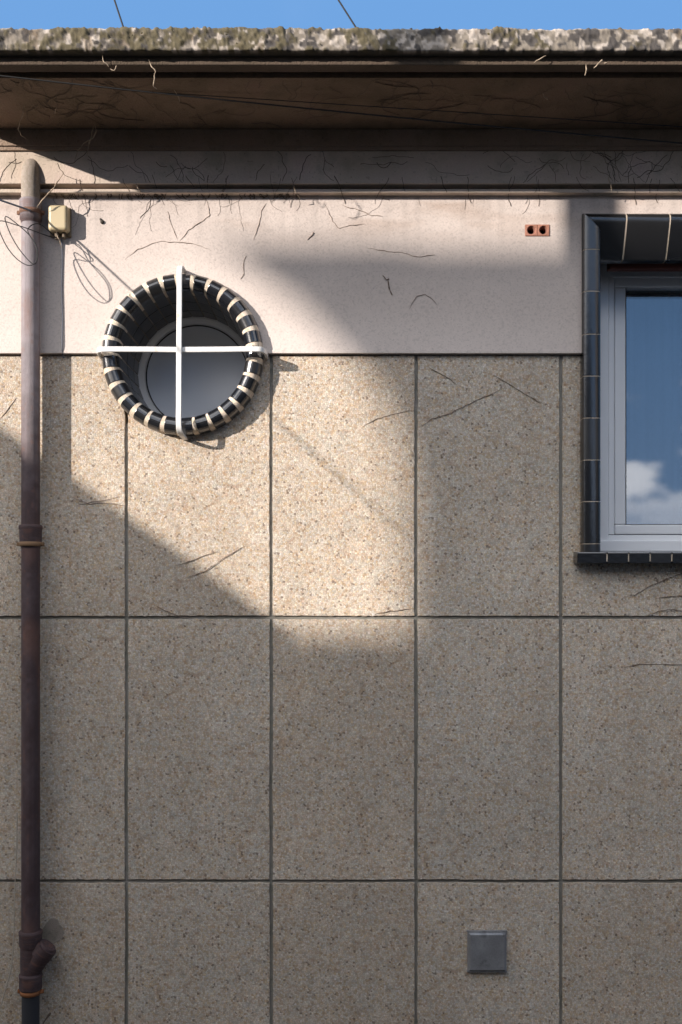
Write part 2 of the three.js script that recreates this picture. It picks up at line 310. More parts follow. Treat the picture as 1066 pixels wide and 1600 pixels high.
{ // aggregate panels
  const cols = [-31.5, 196, 423.4, 650.9, 878.4, 1106, 1333.5, 1561], rows = [552.5, 965.2, 1379.5, 1668], r = rng(7), gap = 2.6;
  const wob = (p, k) => 1.1 * (vnoise(p / 900 + 3, k * 0.013 + 5, 8, 67) - 0.5);
  const jit = (pts) => { // subdivide an outline and roughen it slightly, as broken grains leave it
    const out = []; for (let i = 0; i < pts.length; i++) { const a = pts[i], b = pts[(i + 1) % pts.length], L = Math.hypot(b[0] - a[0], b[1] - a[1]), n = Math.max(1, Math.round(L / 5)); for (let k = 0; k < n; k++) { const t = k / n; out.push([a[0] + (b[0] - a[0]) * t + (r() - 0.5) * 1.1 + wob(a[1] + (b[1] - a[1]) * t, a[0]), a[1] + (b[1] - a[1]) * t + (r() - 0.5) * 1.1 + wob(a[0] + (b[0] - a[0]) * t, a[1])]); } } return out;
  };
  const X = [X0, ...cols, X1];
  for (let j = 0; j < 3; j++) for (let i = 0; i < X.length - 1; i++) {
    const x0 = X[i] + gap, x1 = X[i + 1] - gap, y0 = rows[j] + (j ? gap : 1.2), y1 = rows[j + 1] - gap;
    let outline = [[x0, y1], [x1, y1], [x1, y0], [x0, y0]];
    if (j === 0 && x1 > WX0 && x0 < WX1) {       // cut round the window
      if (x0 < WX0) outline = [[x0, y1], [x1, y1], [x1, WY1 + 2], [WX0 - 1.5, WY1 + 2], [WX0 - 1.5, y0], [x0, y0]];
      else if (x1 > WX1) outline = [[x0, y1], [x1, y1], [x1, y0], [WX1 + 1.5, y0], [WX1 + 1.5, WY1 + 2], [x0, WY1 + 2]];
      else outline = [[x0, y1], [x1, y1], [x1, WY1 + 2], [x0, WY1 + 2]];
    }
    const R = 110, near = j === 0 && x1 > RX - R && x0 < RX + R;
    if (near) { // bite out the disc
      const pts = [], inD = (p) => Math.hypot(p[0] - RX, p[1] - RY) < R;
      const arc = (xa, xb, a, b) => { const o = []; for (let k = 0; k <= 28; k++) { const t = a + (b - a) * k / 28; o.push([RX + R * Math.cos(t), RY + R * Math.sin(t)]); } return o; };
      const at = (y) => Math.sqrt(Math.max(0, R * R - (y - RY) ** 2)), aty = (x) => Math.sqrt(Math.max(0, R * R - (x - RX) ** 2));
      const angY = (y, sgn) => Math.atan2(y - RY, sgn * at(y)), angX = (x) => Math.atan2(aty(x), x - RX);
      if (x0 < RX - R) outline = [[x0, y1], [x1, y1], ...arc(0, 0, angX(x1), Math.PI + Math.asin((RY - y0) / R)), [x0, y0]];
      else if (x1 > RX + R) outline = [[x0, y1], [x1, y1], [x1, y0], ...arc(0, 0, angY(y0, 1), angX(x0))];
      else outline = [[x0, y1], [x1, y1], ...arc(0, 0, angX(x1), angX(x0))];
    }
    const g = extr(shapeOf(jit(outline)), -18.4, -8 + (r() - 0.5) * 0.7, 0.7); metreUV(g, r(), r());
    part('panel', g, [panelMat, panelMat2, panelMat3][Math.floor(r() * 3)], house);
  }
  const patch = []; for (let k = 0; k < 18; k++) { const a = k / 18 * Math.PI * 2, q = 1 + 0.1 * Math.cos(2 * a + 1) + 0.34 * (r() - 0.5); patch.push([80 + 15 * q * Math.cos(a), 1460 + 22 * q * Math.sin(a)]); }
  part('cement_patch', boxUV(extr(shapeOf(patch), -8.4, -6.6, 0.6)), conc(0.36, 0.33, 0.30, 0.4), house, 'smooth grey cement patch beside the pipe branch');
}
{ // cornice: two fillets, frieze, bed moulding
  const XL = X0, f = (y0, y1, z, m, n, z0 = -18.9, r = 0.9) => part(n, ubox(XL, y0, z0, X1, y1, z, r), m, house);
  f(306, 300.2, 13, friezeMat, 'fillet', -18.9, 0.8);
  f(294, 236, 18, friezeMat, 'frieze');
}
// eave: slab with drip, soffit, bed moulding, lichen-grown edge
const eave = new THREE.Group(); eave.name = 'eave'; house.add(eave);
const EX = -34, H = (h) => 920 - h;              // end of the eave; heights above the eye line
{
  part('bed_moulding', [ubox(EX, H(707.7), -18, X1, H(682), 24, 1), ubox(EX, H(682.2), -18, X1, H(676), 21.5, 1)], mouldMat, eave);
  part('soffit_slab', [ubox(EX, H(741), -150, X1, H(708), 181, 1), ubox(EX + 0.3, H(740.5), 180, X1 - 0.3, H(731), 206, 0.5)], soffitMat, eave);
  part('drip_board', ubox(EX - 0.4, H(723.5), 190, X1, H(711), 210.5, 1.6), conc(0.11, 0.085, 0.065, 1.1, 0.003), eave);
  // outer edge: a rough sheet that wraps from under the edge over the top
  const nx = 1150, xs = EX - 2, xe = 1500, prof = [[196, 722.5], [208, 722], [218, 721.6], [224, 722.4]];
  for (let k = 1; k <= 13; k++) prof.push([225, 722.4 + (751 - 722.4) * k / 13]);
  for (const p of [[222, 753], [217, 754], [210, 754.4], [200, 754.6], [186, 754.8], [160, 755], [120, 755], [60, 755], [-150, 755]]) prof.push(p);
  const np = prof.length, pos = [], col = [], idx = [], C = [[0.20, 0.17, 0.135], [0.085, 0.07, 0.036], [0.05, 0.044, 0.041], [0.38, 0.33, 0.28], [0.17, 0.12, 0.075]];
  for (let i = 0; i <= nx; i++) for (let k = 0; k < np; k++) {
    const x = xs + (xe - xs) * i / nx, [z, h] = prof[k], u = (x + 600) / 2600, v = (h - 700 + (225 - Math.min(z, 225)) * 0.4) / 2600;
    const big = fbm(u, v, 60, 3, 4), mid = fbm(u, v, 170, 5, 4), fine = fbm(u, v, 520, 8, 3), cl = fbm(u, v + 0.31, 150, 44, 4), br = fbm(u, v + 0.63, 240, 64, 3), br2 = fbm(u + .37, v + 0.2, 44, 82, 3);
    const face = k >= 3 ? 1 : 0.25, moss = sstep(0.45, 0.60, 0.5 * mid + 0.5 * fbm(u + .11, v, 300, 28, 3) + 0.4 * (big - 0.5) + 0.20 * (sstep(640, 420, x) - 0.42));
    const dark = sstep(0.50, 0.60, 0.35 * cl + 0.65 * fbm(u, v + .5, 330, 15, 2) + 0.4 * (br2 - 0.5) + 0.05 * sstep(640, 420, x)), white = sstep(0.53, 0.62, 0.5 * br + 0.5 * fbm(u + .2, v, 380, 66, 2)), rust = sstep(0.66, 0.72, fbm(u + 0.7, v, 90, 7, 3));
    const amp = face * (3.2 * (fine - 0.5) + 2.4 * (mid - 0.5) + 1.5 * moss * (0.3 + fine) + 1.0 * dark * fine);
    const nz = k < 3 ? 0 : k < 17 ? 1 : k < 19 ? 0.6 : 0, ny = k < 3 ? -0.5 : k < 16 ? 0 : k < 19 ? 0.8 : 1;
    const p = W(x, H(h + amp * ny), z + amp * nz); pos.push(p.x, p.y, p.z);
    const c = [0, 1, 2].map((q) => { let a = C[0][q] + (C[3][q] - C[0][q]) * white; a += (C[4][q] - a) * rust * 0.6; a += (C[2][q] - a) * dark * 0.92; a += (C[1][q] - a) * moss * (0.9 - 0.75 * white); return a * (0.7 + 0.6 * fine); });
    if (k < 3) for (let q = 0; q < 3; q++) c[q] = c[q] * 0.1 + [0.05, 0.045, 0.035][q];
    col.push(...c);
    if (i < nx && k < np - 1) { const a = i * np + k, b = a + np; idx.push(a, b, a + 1, b, b + 1, a + 1); }
  }
  const g = new THREE.BufferGeometry(); g.setAttribute('position', new THREE.Float32BufferAttribute(pos, 3)); g.setAttribute('color', new THREE.Float32BufferAttribute(col, 3)); g.setIndex(idx); g.computeVertexNormals();
  part('roof_edge', g, std({ vertexColors: true, roughness: 0.97, side: THREE.DoubleSide }), eave, 'rough roof edge patched with lichen and moss');
  part('edge_core', ubox(EX + 1, H(749), 60, X1, H(741.5), 219, 1), conc(0.3, 0.27, 0.24), eave);
  // moss cushions and grit
  const base = new THREE.IcosahedronGeometry(1, 2), bp = base.attributes.position;
  for (let i = 0; i < bp.count; i++) { const x = bp.getX(i), y = bp.getY(i), z = bp.getZ(i), s = 0.72 + 0.55 * hash(Math.round(x * 50), Math.round(y * 50) + Math.round(z * 50) * 131, 3); bp.setXYZ(i, x * s, y * s, z * s); }
  base.computeVertexNormals();
  const N = 420, im = new THREE.InstancedMesh(base, std({ roughness: 1 }), N), r = rng(21), M = new THREE.Matrix4(), Q = new THREE.Quaternion(), pal = [[0.14, 0.12, 0.065], [0.16, 0.14, 0.09], [0.15, 0.125, 0.10], [0.2, 0.15, 0.09], [0.34, 0.29, 0.24], [0.26, 0.22, 0.18]];
  for (let i = 0; i < N; i++) {
    const x = EX + r() * 1520, onTop = r() < 0.93, s = (onTop ? 1.0 + 1.5 * r() * r() : 0.8 + 1.3 * r() * r()), h = onTop ? 754 + 0.2 * s : 726 + r() * 24, z = onTop ? 222 - r() * 60 : 225.5, keep = r() < (x < 560 ? 0.95 : 0.45) ? 1 : 0.4;
    const p = W(x, H(h), z), sc = s * keep * U;
    Q.setFromEuler(new THREE.Euler(r() * 6, r() * 6, r() * 6)); M.compose(p, Q, new THREE.Vector3(sc * (1 + r()), sc * 0.9, sc)); im.setMatrixAt(i, M);
    const c = pal[Math.floor(r() * pal.length)], k = 0.7 + 0.6 * r(); im.setColorAt(i, lin(c[0] * k, c[1] * k, c[2] * k));
  }
  im.name = 'moss'; im.castShadow = im.receiveShadow = true; stuff(im); eave.add(im);
}

// ------------------------------------------------------------------ round window
const roundWindow = new THREE.Group(); roundWindow.name = 'round_window'; roundWindow.userData.label = 'deep round window ringed by black bullnose tiles'; house.add(roundWindow);
{
  const c = W(RX, RY), n = 29, half = 9.1;
  // bullnose tile: profile in (radius, depth), drawn out sideways
  const prof = [[125.4, -12], [125.6, 3]]; for (let k = 0; k <= 14; k++) { const a = Math.PI * k / 14; prof.push([112 + 13.5 * Math.cos(a), 3 + 17 * Math.sin(a)]); } prof.push([98.5, -54], [104.4, -54], [104.4, -12]);
  const mk = (pts, hw, bev) => {
    const s = new THREE.Shape(pts.map(([r, z]) => new THREE.Vector2(r * U, z * U)));
    const g = new THREE.ExtrudeGeometry(s, { depth: 2 * (hw - bev) * U, bevelEnabled: true, bevelThickness: bev * U, bevelSize: bev * U, bevelOffset: -bev * U, bevelSegments: 2, curveSegments: 4 });
    g.translate(0, 0, -(hw - bev) * U); g.rotateX(Math.PI / 2);           // shape y -> z, thickness -> -y
    return g;
  };
  const nose = mk(prof, half, 0.9), inner = mk([[98.5, -56], [98.5, -106], [104, -106], [104, -56]], 9.9, 0.5), inner2 = mk([[98.5, -108], [98.5, -158], [104, -158], [104, -108]], 9.9, 0.5), r = rng(3);
  for (let i = 0; i < n; i++) for (const [g, k] of [[nose, 0], [inner, 1], [inner2, 2]]) {
    const m = new THREE.Mesh(g, tileMats[Math.floor(r() * 3)]); m.name = 'tile'; m.castShadow = m.receiveShadow = true;
    m.position.copy(c); m.rotation.z = (i + 0.5) / n * Math.PI * 2 + 0.12 + (r() - 0.5) * 0.012; m.position.z += (r() - 0.5) * 0.9 * U * (k ? 0.3 : 1); roundWindow.add(m);
  }
  const lathe = (pts, seg = 120) => { const g = new THREE.LatheGeometry(pts.map(([r, z]) => new THREE.Vector2(r * U, z * U)), seg); g.rotateX(Math.PI / 2); g.translate(c.x, c.y, 0); return g; };
  const mp = [[125.6, -12], [125.2, 2]]; for (let k = 0; k <= 14; k++) { const a = Math.PI * k / 14; mp.push([112 + 12.9 * Math.cos(a), 2.8 + 16.5 * Math.sin(a)]); } mp.push([99.9, -20]);
  part('mortar', lathe(mp), mortarMat, roundWindow);
  part('grout', lathe([[99.6, -20], [99.6, -162]]), groutMat, roundWindow);
  const fr = lathe([[106, -146], [97.5, -146], [96, -147], [90.5, -150], [89, -152], [88.5, -166], [106, -166], [106, -146]]);
  part('frame', fr, pvcMat, roundWindow);
  part('gasket', lathe([[90, -161], [87, -161], [87, -164], [90, -164], [90, -161]]), gasketMat, roundWindow);
  const gl = new THREE.CircleGeometry(90 * U, 96); gl.translate(c.x, c.y, -163 * U);
  part('pane', gl, phys({ color: lin(0.90, 0.94, 1.0), roughness: 0.22 }), roundWindow);
  const ct = new THREE.PlaneGeometry(0.56, 0.56, 140, 2), cp = ct.attributes.position; for (let i = 0; i < cp.count; i++) cp.setZ(i, 0.0006 * Math.sin(cp.getX(i) * 30)); ct.computeVertexNormals(); ct.translate(c.x, c.y, -170 * U);
  part('curtain', ct, curtainMat, roundWindow);
}
// white cross of bars in front of it
{
  const t = thing('window_guard', 'white iron cross of two bent bars in front of the round window', 'window guard', W(RX, RY).toArray());
  // flat bar swept along a bent line; side is the direction of its width
  const bar = (p, side) => {
    const c = new THREE.CatmullRomCurve3(p.map((q) => W(...q)), false, 'centripetal'), seg = 120, hw = 4.1 * U, ht = 1.9 * U, ch = 0.7 * U;
    const sec = [[-hw + ch, ht], [hw - ch, ht], [hw, ht - ch], [hw, -ht + ch], [hw - ch, -ht], [-hw + ch, -ht], [-hw, -ht + ch], [-hw, ht - ch]], rings = [];
    for (let i = 0; i <= seg; i++) { const o = c.getPointAt(i / seg), t = c.getTangentAt(i / seg), n = t.clone().cross(side).normalize(); rings.push(sec.map(([a, b]) => o.clone().addScaledVector(side, a).addScaledVector(n, b))); }
    const pos = [], tri = (...v) => v.forEach((q) => pos.push(q.x, q.y, q.z));
    for (let i = 0; i < seg; i++) for (let k = 0; k < 8; k++) { const l = (k + 1) % 8, A = rings[i], B = rings[i + 1]; tri(A[k], A[l], B[l]); tri(A[k], B[l], B[k]); }
    const g = new THREE.BufferGeometry(); g.setAttribute('position', new THREE.Float32BufferAttribute(pos, 3)); return creased(g);
  };
  const VX = new THREE.Vector3(1, 0, 0), VY = new THREE.Vector3(0, 1, 0);
  part('bar', bar([[288, 424, -4], [287.5, 424.5, 10], [287.2, 425.5, 26], [287, 429, 35], [286.8, 436, 38.2], [286.5, 480, 38], [286, 555, 38], [285.6, 640, 38], [285.5, 668, 38], [286, 677, 35.5], [287, 682, 27], [288.5, 684.5, 12], [289, 685, -10]], VX), whiteMat, t);
  part('bar', bar([[157.5, 557, -10], [158, 556, 8], [159.5, 555, 25], [163, 554.2, 33], [171, 554, 34.6], [230, 554, 34.4], [286, 554.3, 33.5], [350, 554, 34], [400, 553.6, 34.4], [410, 553.8, 33], [415, 554.6, 25], [417, 556, 8], [417, 557, -10]], VY), whiteMat, t);
}

// ------------------------------------------------------------------ window on the right
const win = new THREE.Group(); win.name = 'window'; win.userData.label = 'white framed window in a surround of black glazed tiles'; house.add(win);
{
  const r = rng(14), D = -92;
  // bullnose profile: u across (0 at the outer edge), z out
  const P0 = [[0, -10], [0, 5]]; for (let k = 0; k <= 12; k++) { const a = Math.PI * (1 - k / 12 * 0.86); P0.push([14 + 14 * Math.sign(Math.cos(a)) * Math.pow(Math.abs(Math.cos(a)), 0.8), 4 + 9 * Math.pow(Math.max(0, Math.sin(a)), 0.6)]); } P0.push([28, -4], [28, -60], [22, -60], [22, -10]);
  const PH = [[0, -10], [0, 4], [1, 8.5], [4, 12], [8, 13.6], [12, 13.6], [16, 12.4], [22, 10.2], [38, 3.8], [56, -3.6], [64, -7], [67, -9], [68.4, -13], [68.4, -24], [60, -24], [60, -18]];
  const sweep = (to, a0, a1, mitre0, mitre1, P = P0) => { // profile swept from a0 to a1, ends optionally mitred by u
    const pos = [];
    const ring = (a, m, dir) => P.map(([u, z]) => to(u, a + m * Math.min(u, 28) * dir, z));
    const n = P.length, A = ring(a0, mitre0, 1), B = ring(a1, mitre1, -1), tri = (a, b, c) => pos.push(...a.toArray(), ...b.toArray(), ...c.toArray());
    for (let i = 0; i < n; i++) { const j = (i + 1) % n; tri(A[i], B[i], B[j]); tri(A[i], B[j], A[j]); }
    const f = THREE.ShapeUtils.triangulateShape(P.map(([u, z]) => new THREE.Vector2(u, z)), []);
    for (const [a, b, c] of f) { tri(A[a], A[b], A[c]); tri(B[a], B[c], B[b]); }
    const g = new THREE.BufferGeometry(); g.setAttribute('position', new THREE.Float32BufferAttribute(pos, 3)); return creased(g);
  };
  const jamb = (u, a, z) => W(WX0 - 2 + u, a, z), head = (u, a, z) => W(a, WY0 - 2 + u, z), jambR = (u, a, z) => W(WX1 + 2 - u, a, z);
  const yj = [WY0 - 2, 393.5, 458.5, 525, 590, 655, 720, 784.5, 850, 864];
  for (let i = 0; i < yj.length - 1; i++) for (const f of [jamb, jambR]) part('tile', sweep(f, yj[i] + (i ? 0.8 : 0), yj[i + 1] - 0.8, i ? 0 : 1, 0), tileMats[Math.floor(r() * 3)], win);
  const xh = [WX0 - 2, 975.5]; while (xh[xh.length - 1] + 68 < WX1 - 10) xh.push(xh[xh.length - 1] + 67.6); xh.push(WX1 + 2);
  for (let i = 0; i < xh.length - 1; i++) {
    const last = i === xh.length - 2;
    part('tile', sweep(head, xh[i] + (i ? 1.3 : 0.9), xh[i + 1] - (last ? 0 : 1.3), i ? 0 : 1, last ? 1 : 0, PH), tileMats[Math.floor(r() * 3)], win);
  }
  for (let i = 0; i < yj.length - 1; i++) for (const [a, b] of [[WX0 + 20, WX0 + 26], [WX1 - 26, WX1 - 20]]) part('tile', ubox(a, yj[i] + 0.8, -62, b, yj[i + 1] - 0.8, D, 0.5), tileMats[0], win);
  const PM = P0.map(([u, z]) => [14 + (u - 14) * 0.955, z > -9 ? z - 0.55 : z]);
  part('mortar', [sweep(jamb, WY0 - 1.2, 863.5, 1, 0, PM), sweep(jambR, WY0 - 1.2, 863.5, 1, 0, PM), sweep(head, WX0 - 1.2, WX1 + 1.2, 1, 1, PH.map(([u, z]) => [34 + (u - 34) * 0.985, z > -9 ? z - 0.6 : z]))], conc(0.66, 0.6, 0.53, 0.3, 0.0015), win);
  part('lintel', ubox(WX0 + 2, WY0 + 2, -25, WX1 - 2, WY0 + 60, -36, 0), groutMat, win);
  part('grout', [ubox(WX0 + 19, WY0 + 24.6, -60.5, WX0 + 24.5, 862, D - 2, 0), ubox(WX1 - 24.5, WY0 + 24.6, -60.5, WX1 - 19, 862, D - 2, 0)], groutMat, win);
  // sill of black tiles with a drip below
  const xs = [898, 944]; while (xs[xs.length - 1] + 33.4 < WX1 + 12) xs.push(xs[xs.length - 1] + 33.4); xs.push(WX1 + 12);
  for (let i = 0; i < xs.length - 1; i++) {
    const a = xs[i] + (i ? 1.1 : 0), b = xs[i + 1] - 1.1, s = new THREE.Shape([[18, H(56.5)], [18.6, H(55)], [18, H(40)], [12, H(39)], [-20, H(41)], [-126, H(52)], [-126, H(65)]].map(([z, y]) => new THREE.Vector2(z * U, EYE + (920 - y) * U)));
    const g = new THREE.ExtrudeGeometry(s, { depth: (b - a) * U - 0.002, bevelEnabled: true, bevelThickness: 0.001, bevelSize: 0.001, bevelOffset: -0.001, bevelSegments: 2 }).rotateY(-Math.PI / 2);
    g.translate(W(b, 0).x - 0.001, 0, 0); part('tile', g, tileMats[Math.floor(r() * 3)], win);
  }
  part('mortar', ubox(900, H(54), -118, WX1 + 10, H(42), 16.8, 1), mortarMat, win);
  // frame, from I(image-like) measures at the depth of the window: left edge hidden by the tiles
  const q = (x, y, z) => { const v = V(x, y, z); return [v.x / U + 533, 920 - (v.y - EYE) / U]; };
  const bx = (ax, ay, bx2, by, zf, zb, m, n, rad = 1.2) => { const a = q(ax, ay, zf), b = q(bx2, by, zf); return part(n, ubox(a[0], a[1], zb, b[0], b[1], zf, rad), m, win); };
  const bxs = (list, zf, zb, m, n, rad = 1.2) => part(n, list.map(([ax, ay, bx2, by]) => { const a = q(ax, ay, zf), b = q(bx2, by, zf); return ubox(a[0], a[1], zb, b[0], b[1], zf, rad); }), m, win);
  const R = 1395;
  bx(930, 402, 951, 846, -92, -122, pvcMat, 'guide_rail'); bx(R - 21, 402, R, 846, -92, -122, pvcMat, 'guide_rail');
  bx(952, 394, R - 21.5, 420, -36.5, -52, std({ color: lin(0.16, 0.05, 0.035), roughness: 0.7 }), 'shutter_box');
  bxs([[951, 421, R - 21, 433], [951, 433.3, 960, 836], [R - 30, 433.3, R - 21, 836]], -98, -132, pvcMat, 'frame', 1.5);
  const mid = 1168;
  for (const [a, b] of [[960.5, mid - 1], [mid + 1, R - 30.5]]) {
    bxs([[a, 434, b, 449], [a, 820, b, 835.5], [a, 449.2, a + 17.5, 819.8], [b - 17.5, 449.2, b, 819.8]], -102, -124, pvcMat, 'sash', 2.2);
    bxs([[a + 16.5, 448, b - 16.5, 450.2], [a + 16.5, 819, b - 16.5, 820.6], [a + 16.2, 450, a + 18.4, 819], [b - 18.4, 450, b - 16.2, 819]], -107, -114, gasketMat, 'gasket', 0);
    const pa = q(a + 10, 442, -111), pb = q(b - 10, 828, -111), A = W(pa[0], pa[1], -111), B = W(pb[0], pb[1], -111);
    for (const [dz, mt] of [[0, glassMat], [-0.016, glassMat2]]) part('pane', new THREE.PlaneGeometry(B.x - A.x, A.y - B.y).translate((A.x + B.x) / 2, (A.y + B.y) / 2, A.z + dz), mt, win);
  }
  bxs([[951, 836, R - 21, 846]], -95, -132, pvcMat, 'frame', 1.2);
  bx(934, 844, R - 3, 862, -88, -124, pvcMat, 'sill_board', 2);
  bx(940, 835, R - 12, 837.5, -97.5, -114, gasketMat, 'gasket', 0);
  // dark strip at the head and sheer curtain behind
  bx(970, 440, R - 40, 459, -129, -139, std({ color: lin(0.10, 0.16, 0.15), roughness: 0.8 }), 'dark_strip');
  const a = q(955, 430, -146), b = q(R - 25, 840, -146), A = W(a[0], a[1], -148), B = W(b[0], b[1], -148);
  const ct = new THREE.PlaneGeometry(B.x - A.x, A.y - B.y, 300, 2), cp = ct.attributes.position; for (let i = 0; i < cp.count; i++) { const x = cp.getX(i); cp.setZ(i, 0.005 * Math.sin(x * 50 + 2 * Math.sin(x * 9)) + 0.0012 * Math.sin(x * 120)); } ct.computeVertexNormals(); ct.translate((A.x + B.x) / 2, (A.y + B.y) / 2, A.z);
  part('curtain', ct, phys({ color: lin(0.10, 0.15, 0.22), map: again(clothTex, 0.3), roughness: 1, side: THREE.DoubleSide }), win);
}
function creased(g) { // soft normals except at sharp edges
  const p = g.attributes.position, fn = [], map = new Map(), key = (i) => `${Math.round(p.getX(i) * 2e4)},${Math.round(p.getY(i) * 2e4)},${Math.round(p.getZ(i) * 2e4)}`;
  const a = new THREE.Vector3(), b = new THREE.Vector3(), c = new THREE.Vector3();
  for (let i = 0; i < p.count; i += 3) { a.fromBufferAttribute(p, i); b.fromBufferAttribute(p, i + 1); c.fromBufferAttribute(p, i + 2); const n = b.sub(a).cross(c.sub(a)); fn.push(n.clone()); for (let k = 0; k < 3; k++) { const q = key(i + k); if (!map.has(q)) map.set(q, []); map.get(q).push(i / 3); } }
  const nr = new Float32Array(p.count * 3);
  for (let i = 0; i < p.count; i++) { const me = fn[Math.floor(i / 3)], mn = me.clone().normalize(), s = new THREE.Vector3(); for (const f of map.get(key(i))) if (fn[f].clone().normalize().dot(mn) > 0.75) s.add(fn[f]); s.normalize(); nr.set(s.toArray(), i * 3); }
  g.setAttribute('normal', new THREE.BufferAttribute(nr, 3)); return metreUV(g);
}

// ------------------------------------------------------------------ drainpipe
{
  const t = thing('drainpipe', 'old cast iron drainpipe with collars, clamps and a capped branch down the wall', 'drainpipe', W(53.5, 1668, 18).toArray());
  // old paint: faded greyish mauve above, purple brown below, rust at random
  const paint = (seed, faded) => makeTex(128, 1024, (u, v) => {
    const n = fbm(u, v * 6, 6, seed, 5), m = fbm(u, v * 3, 14, seed + 9, 5), f = clamp(faded(v) + 0.35 * (n - 0.5)), st = sstep(0.5, 0.7, vnoise(u, v * 0.6, 24, seed + 3, 6));
    const a = [0.27, 0.232, 0.238], b = [0.068, 0.038, 0.038], rr = sstep(0.56, 0.8, m) * 0.3 + 0.35 * sstep(0.62, 0.9, vnoise(u, v, 4, seed + 40, 7)), o = [];
    for (let c = 0; c < 3; c++) { let x = b[c] + (a[c] - b[c]) * f; x *= 0.85 + 0.3 * n; x *= 1 - 0.15 * st; x += ([0.20, 0.085, 0.05][c] - x) * rr; o.push(x); } return o;
  }, true);
  const upTex = paint(5, (v) => sstep(0.0, 0.75, v)), loTex = paint(29, () => 0.03), rustTex = paint(61, () => 0.0);
  const pm = (m) => std({ map: m, roughness: 0.62, bumpMap: again(concBump, 0.25), bumpScale: 0.0012 });
  const up = pm(upTex), lo = pm(loTex), ru = pm(rustTex);
  const x = 53.5, z = 18, lat = (pts) => new THREE.LatheGeometry(pts.map(([r, y]) => new THREE.Vector2(r * U, EYE + (920 - y) * U)), 40).translate(W(x, 0).x, 0, z * U);
  const elbow = tube([W(x, 345, z), W(x, 320, z), W(x, 296, z), W(x, 281, z - 1), W(x, 269, z - 6), W(x, 261.5, z - 16), W(x, 259.5, z - 30)], 14.2, 40, 28);
  part('elbow', elbow, std({ color: lin(0.42, 0.385, 0.355), map: again(concTex, 0.3), roughness: 0.75, bumpMap: again(concBump, 0.3), bumpScale: 0.0015 }), t);
  part('collar', lat([[14.2, 319], [16.4, 320], [17.2, 322.5], [17, 334], [15.6, 336.5], [15.4, 341], [16.4, 343], [16.4, 350], [15, 352], [14.4, 356]].reverse()), up, t);
  part('pipe', lat([[14, 823], [14, 600], [14, 356]]), up, t);
  part('collar', lat([[14.2, 858], [15.4, 851], [16.6, 848], [17, 829], [18, 827], [18, 823.5], [16.6, 821.5], [14, 821]]), ru, t);
  part('pipe', lat([[14, 1455], [14, 1100], [14, 858]]), lo, t);
  part('collar', lat([[15.5, 1474], [17.2, 1470], [17.4, 1455], [18.2, 1453], [18, 1449], [16, 1447.5], [14, 1447]]), ru, t);
  part('branch', [lat([[15.2, 1520], [15.6, 1500], [15.4, 1473]]), rod(W(x + 2, 1506, z), W(x + 21, 1478, z + 2), 16, 15, 26), rod(W(x + 15, 1486, z + 2), W(x + 26, 1472, z + 2), 17, 17, 26)], ru, t);
  part('cap', rod(W(x + 25.8, 1472.3, z + 2), W(x + 28, 1469.4, z + 2), 14.5, 13, 26), lo, t);
  part('collar', lat([[14, 1541], [16.6, 1538], [17.2, 1536], [17.2, 1520], [17.9, 1518], [17.6, 1515], [15.4, 1513.5]]), ru, t);
  part('pipe', lat([[13.4, 1668], [13.4, 1541]]), std({ color: lin(0.03, 0.03, 0.034), roughness: 0.55 }), t);
  const clampMat = std({ color: lin(0.30, 0.19, 0.11), map: again(concTex, 0.2), roughness: 0.8 });
  for (const [y, m] of [[339, conc(0.34, 0.2, 0.15, 0.3)], [851, clampMat], [1542, std({ color: lin(0.34, 0.14, 0.055), map: again(concTex, 0.2), roughness: 0.85 })]]) {
    const r2 = y === 851 ? 16 : y === 339 ? 16.2 : 15.2, k = part('clamp', lat([[r2 - 2, y + 3.5], [r2 + 0.6, y + 3.5], [r2 + 0.9, y], [r2 + 0.6, y - 3.5], [r2 - 2, y - 3.5]]), m, t);
    const bolts = []; for (const s of [-1, 1]) bolts.push(ubox(x + s * r2 - 1, y - 3, z - 2.5, x + s * (r2 + 5), y + 3, z + 1.5, 0.8)); bolts.push(ubox(x + r2 + 1, y - 1.8, z - 6, x + r2 + 4, y + 1.8, z + 5, 0.8), ubox(x - 3, y - 3, -14, x + 3, y + 3, z - 13, 0.6)); const b = mergeGeometries(bolts); const m2 = new THREE.Mesh(b, m); m2.name = 'lug'; m2.castShadow = m2.receiveShadow = true; k.add(m2);
  }
}

// ------------------------------------------------------------------ small fittings on the wall
{
  const p = W(97, 348, 0), t = thing('junction_box', 'small cream plastic junction box beside the drainpipe top', 'junction box', p.toArray());
  const g = ubox(80.5, 327, 0, 111, 367, 21, 5.5, 4); part('box', g, phys({ color: lin(0.74, 0.62, 0.40), roughness: 0.42, map: again(whiteTex, 0.4) }), t);
  part('base_plate', ubox(79.5, 326, -1, 112, 371.5, 5, 1.5), std({ color: lin(0.20, 0.15, 0.09), roughness: 0.7 }), t);
  part('cable_gland', [rod(W(92, 366, 9), W(92, 377, 9), 4, 3.2, 14), rod(W(103, 366, 9), W(103, 376, 9), 3.4, 3, 14)], std({ color: lin(0.12, 0.085, 0.05), roughness: 0.7 }), t);
}
const cableMat = std({ color: lin(0.018, 0.017, 0.017), roughness: 0.8 }), cableGrey = std({ color: lin(0.24, 0.26, 0.30), roughness: 0.6 }), cablePale = std({ color: lin(0.42, 0.37, 0.30), roughness: 0.7 });
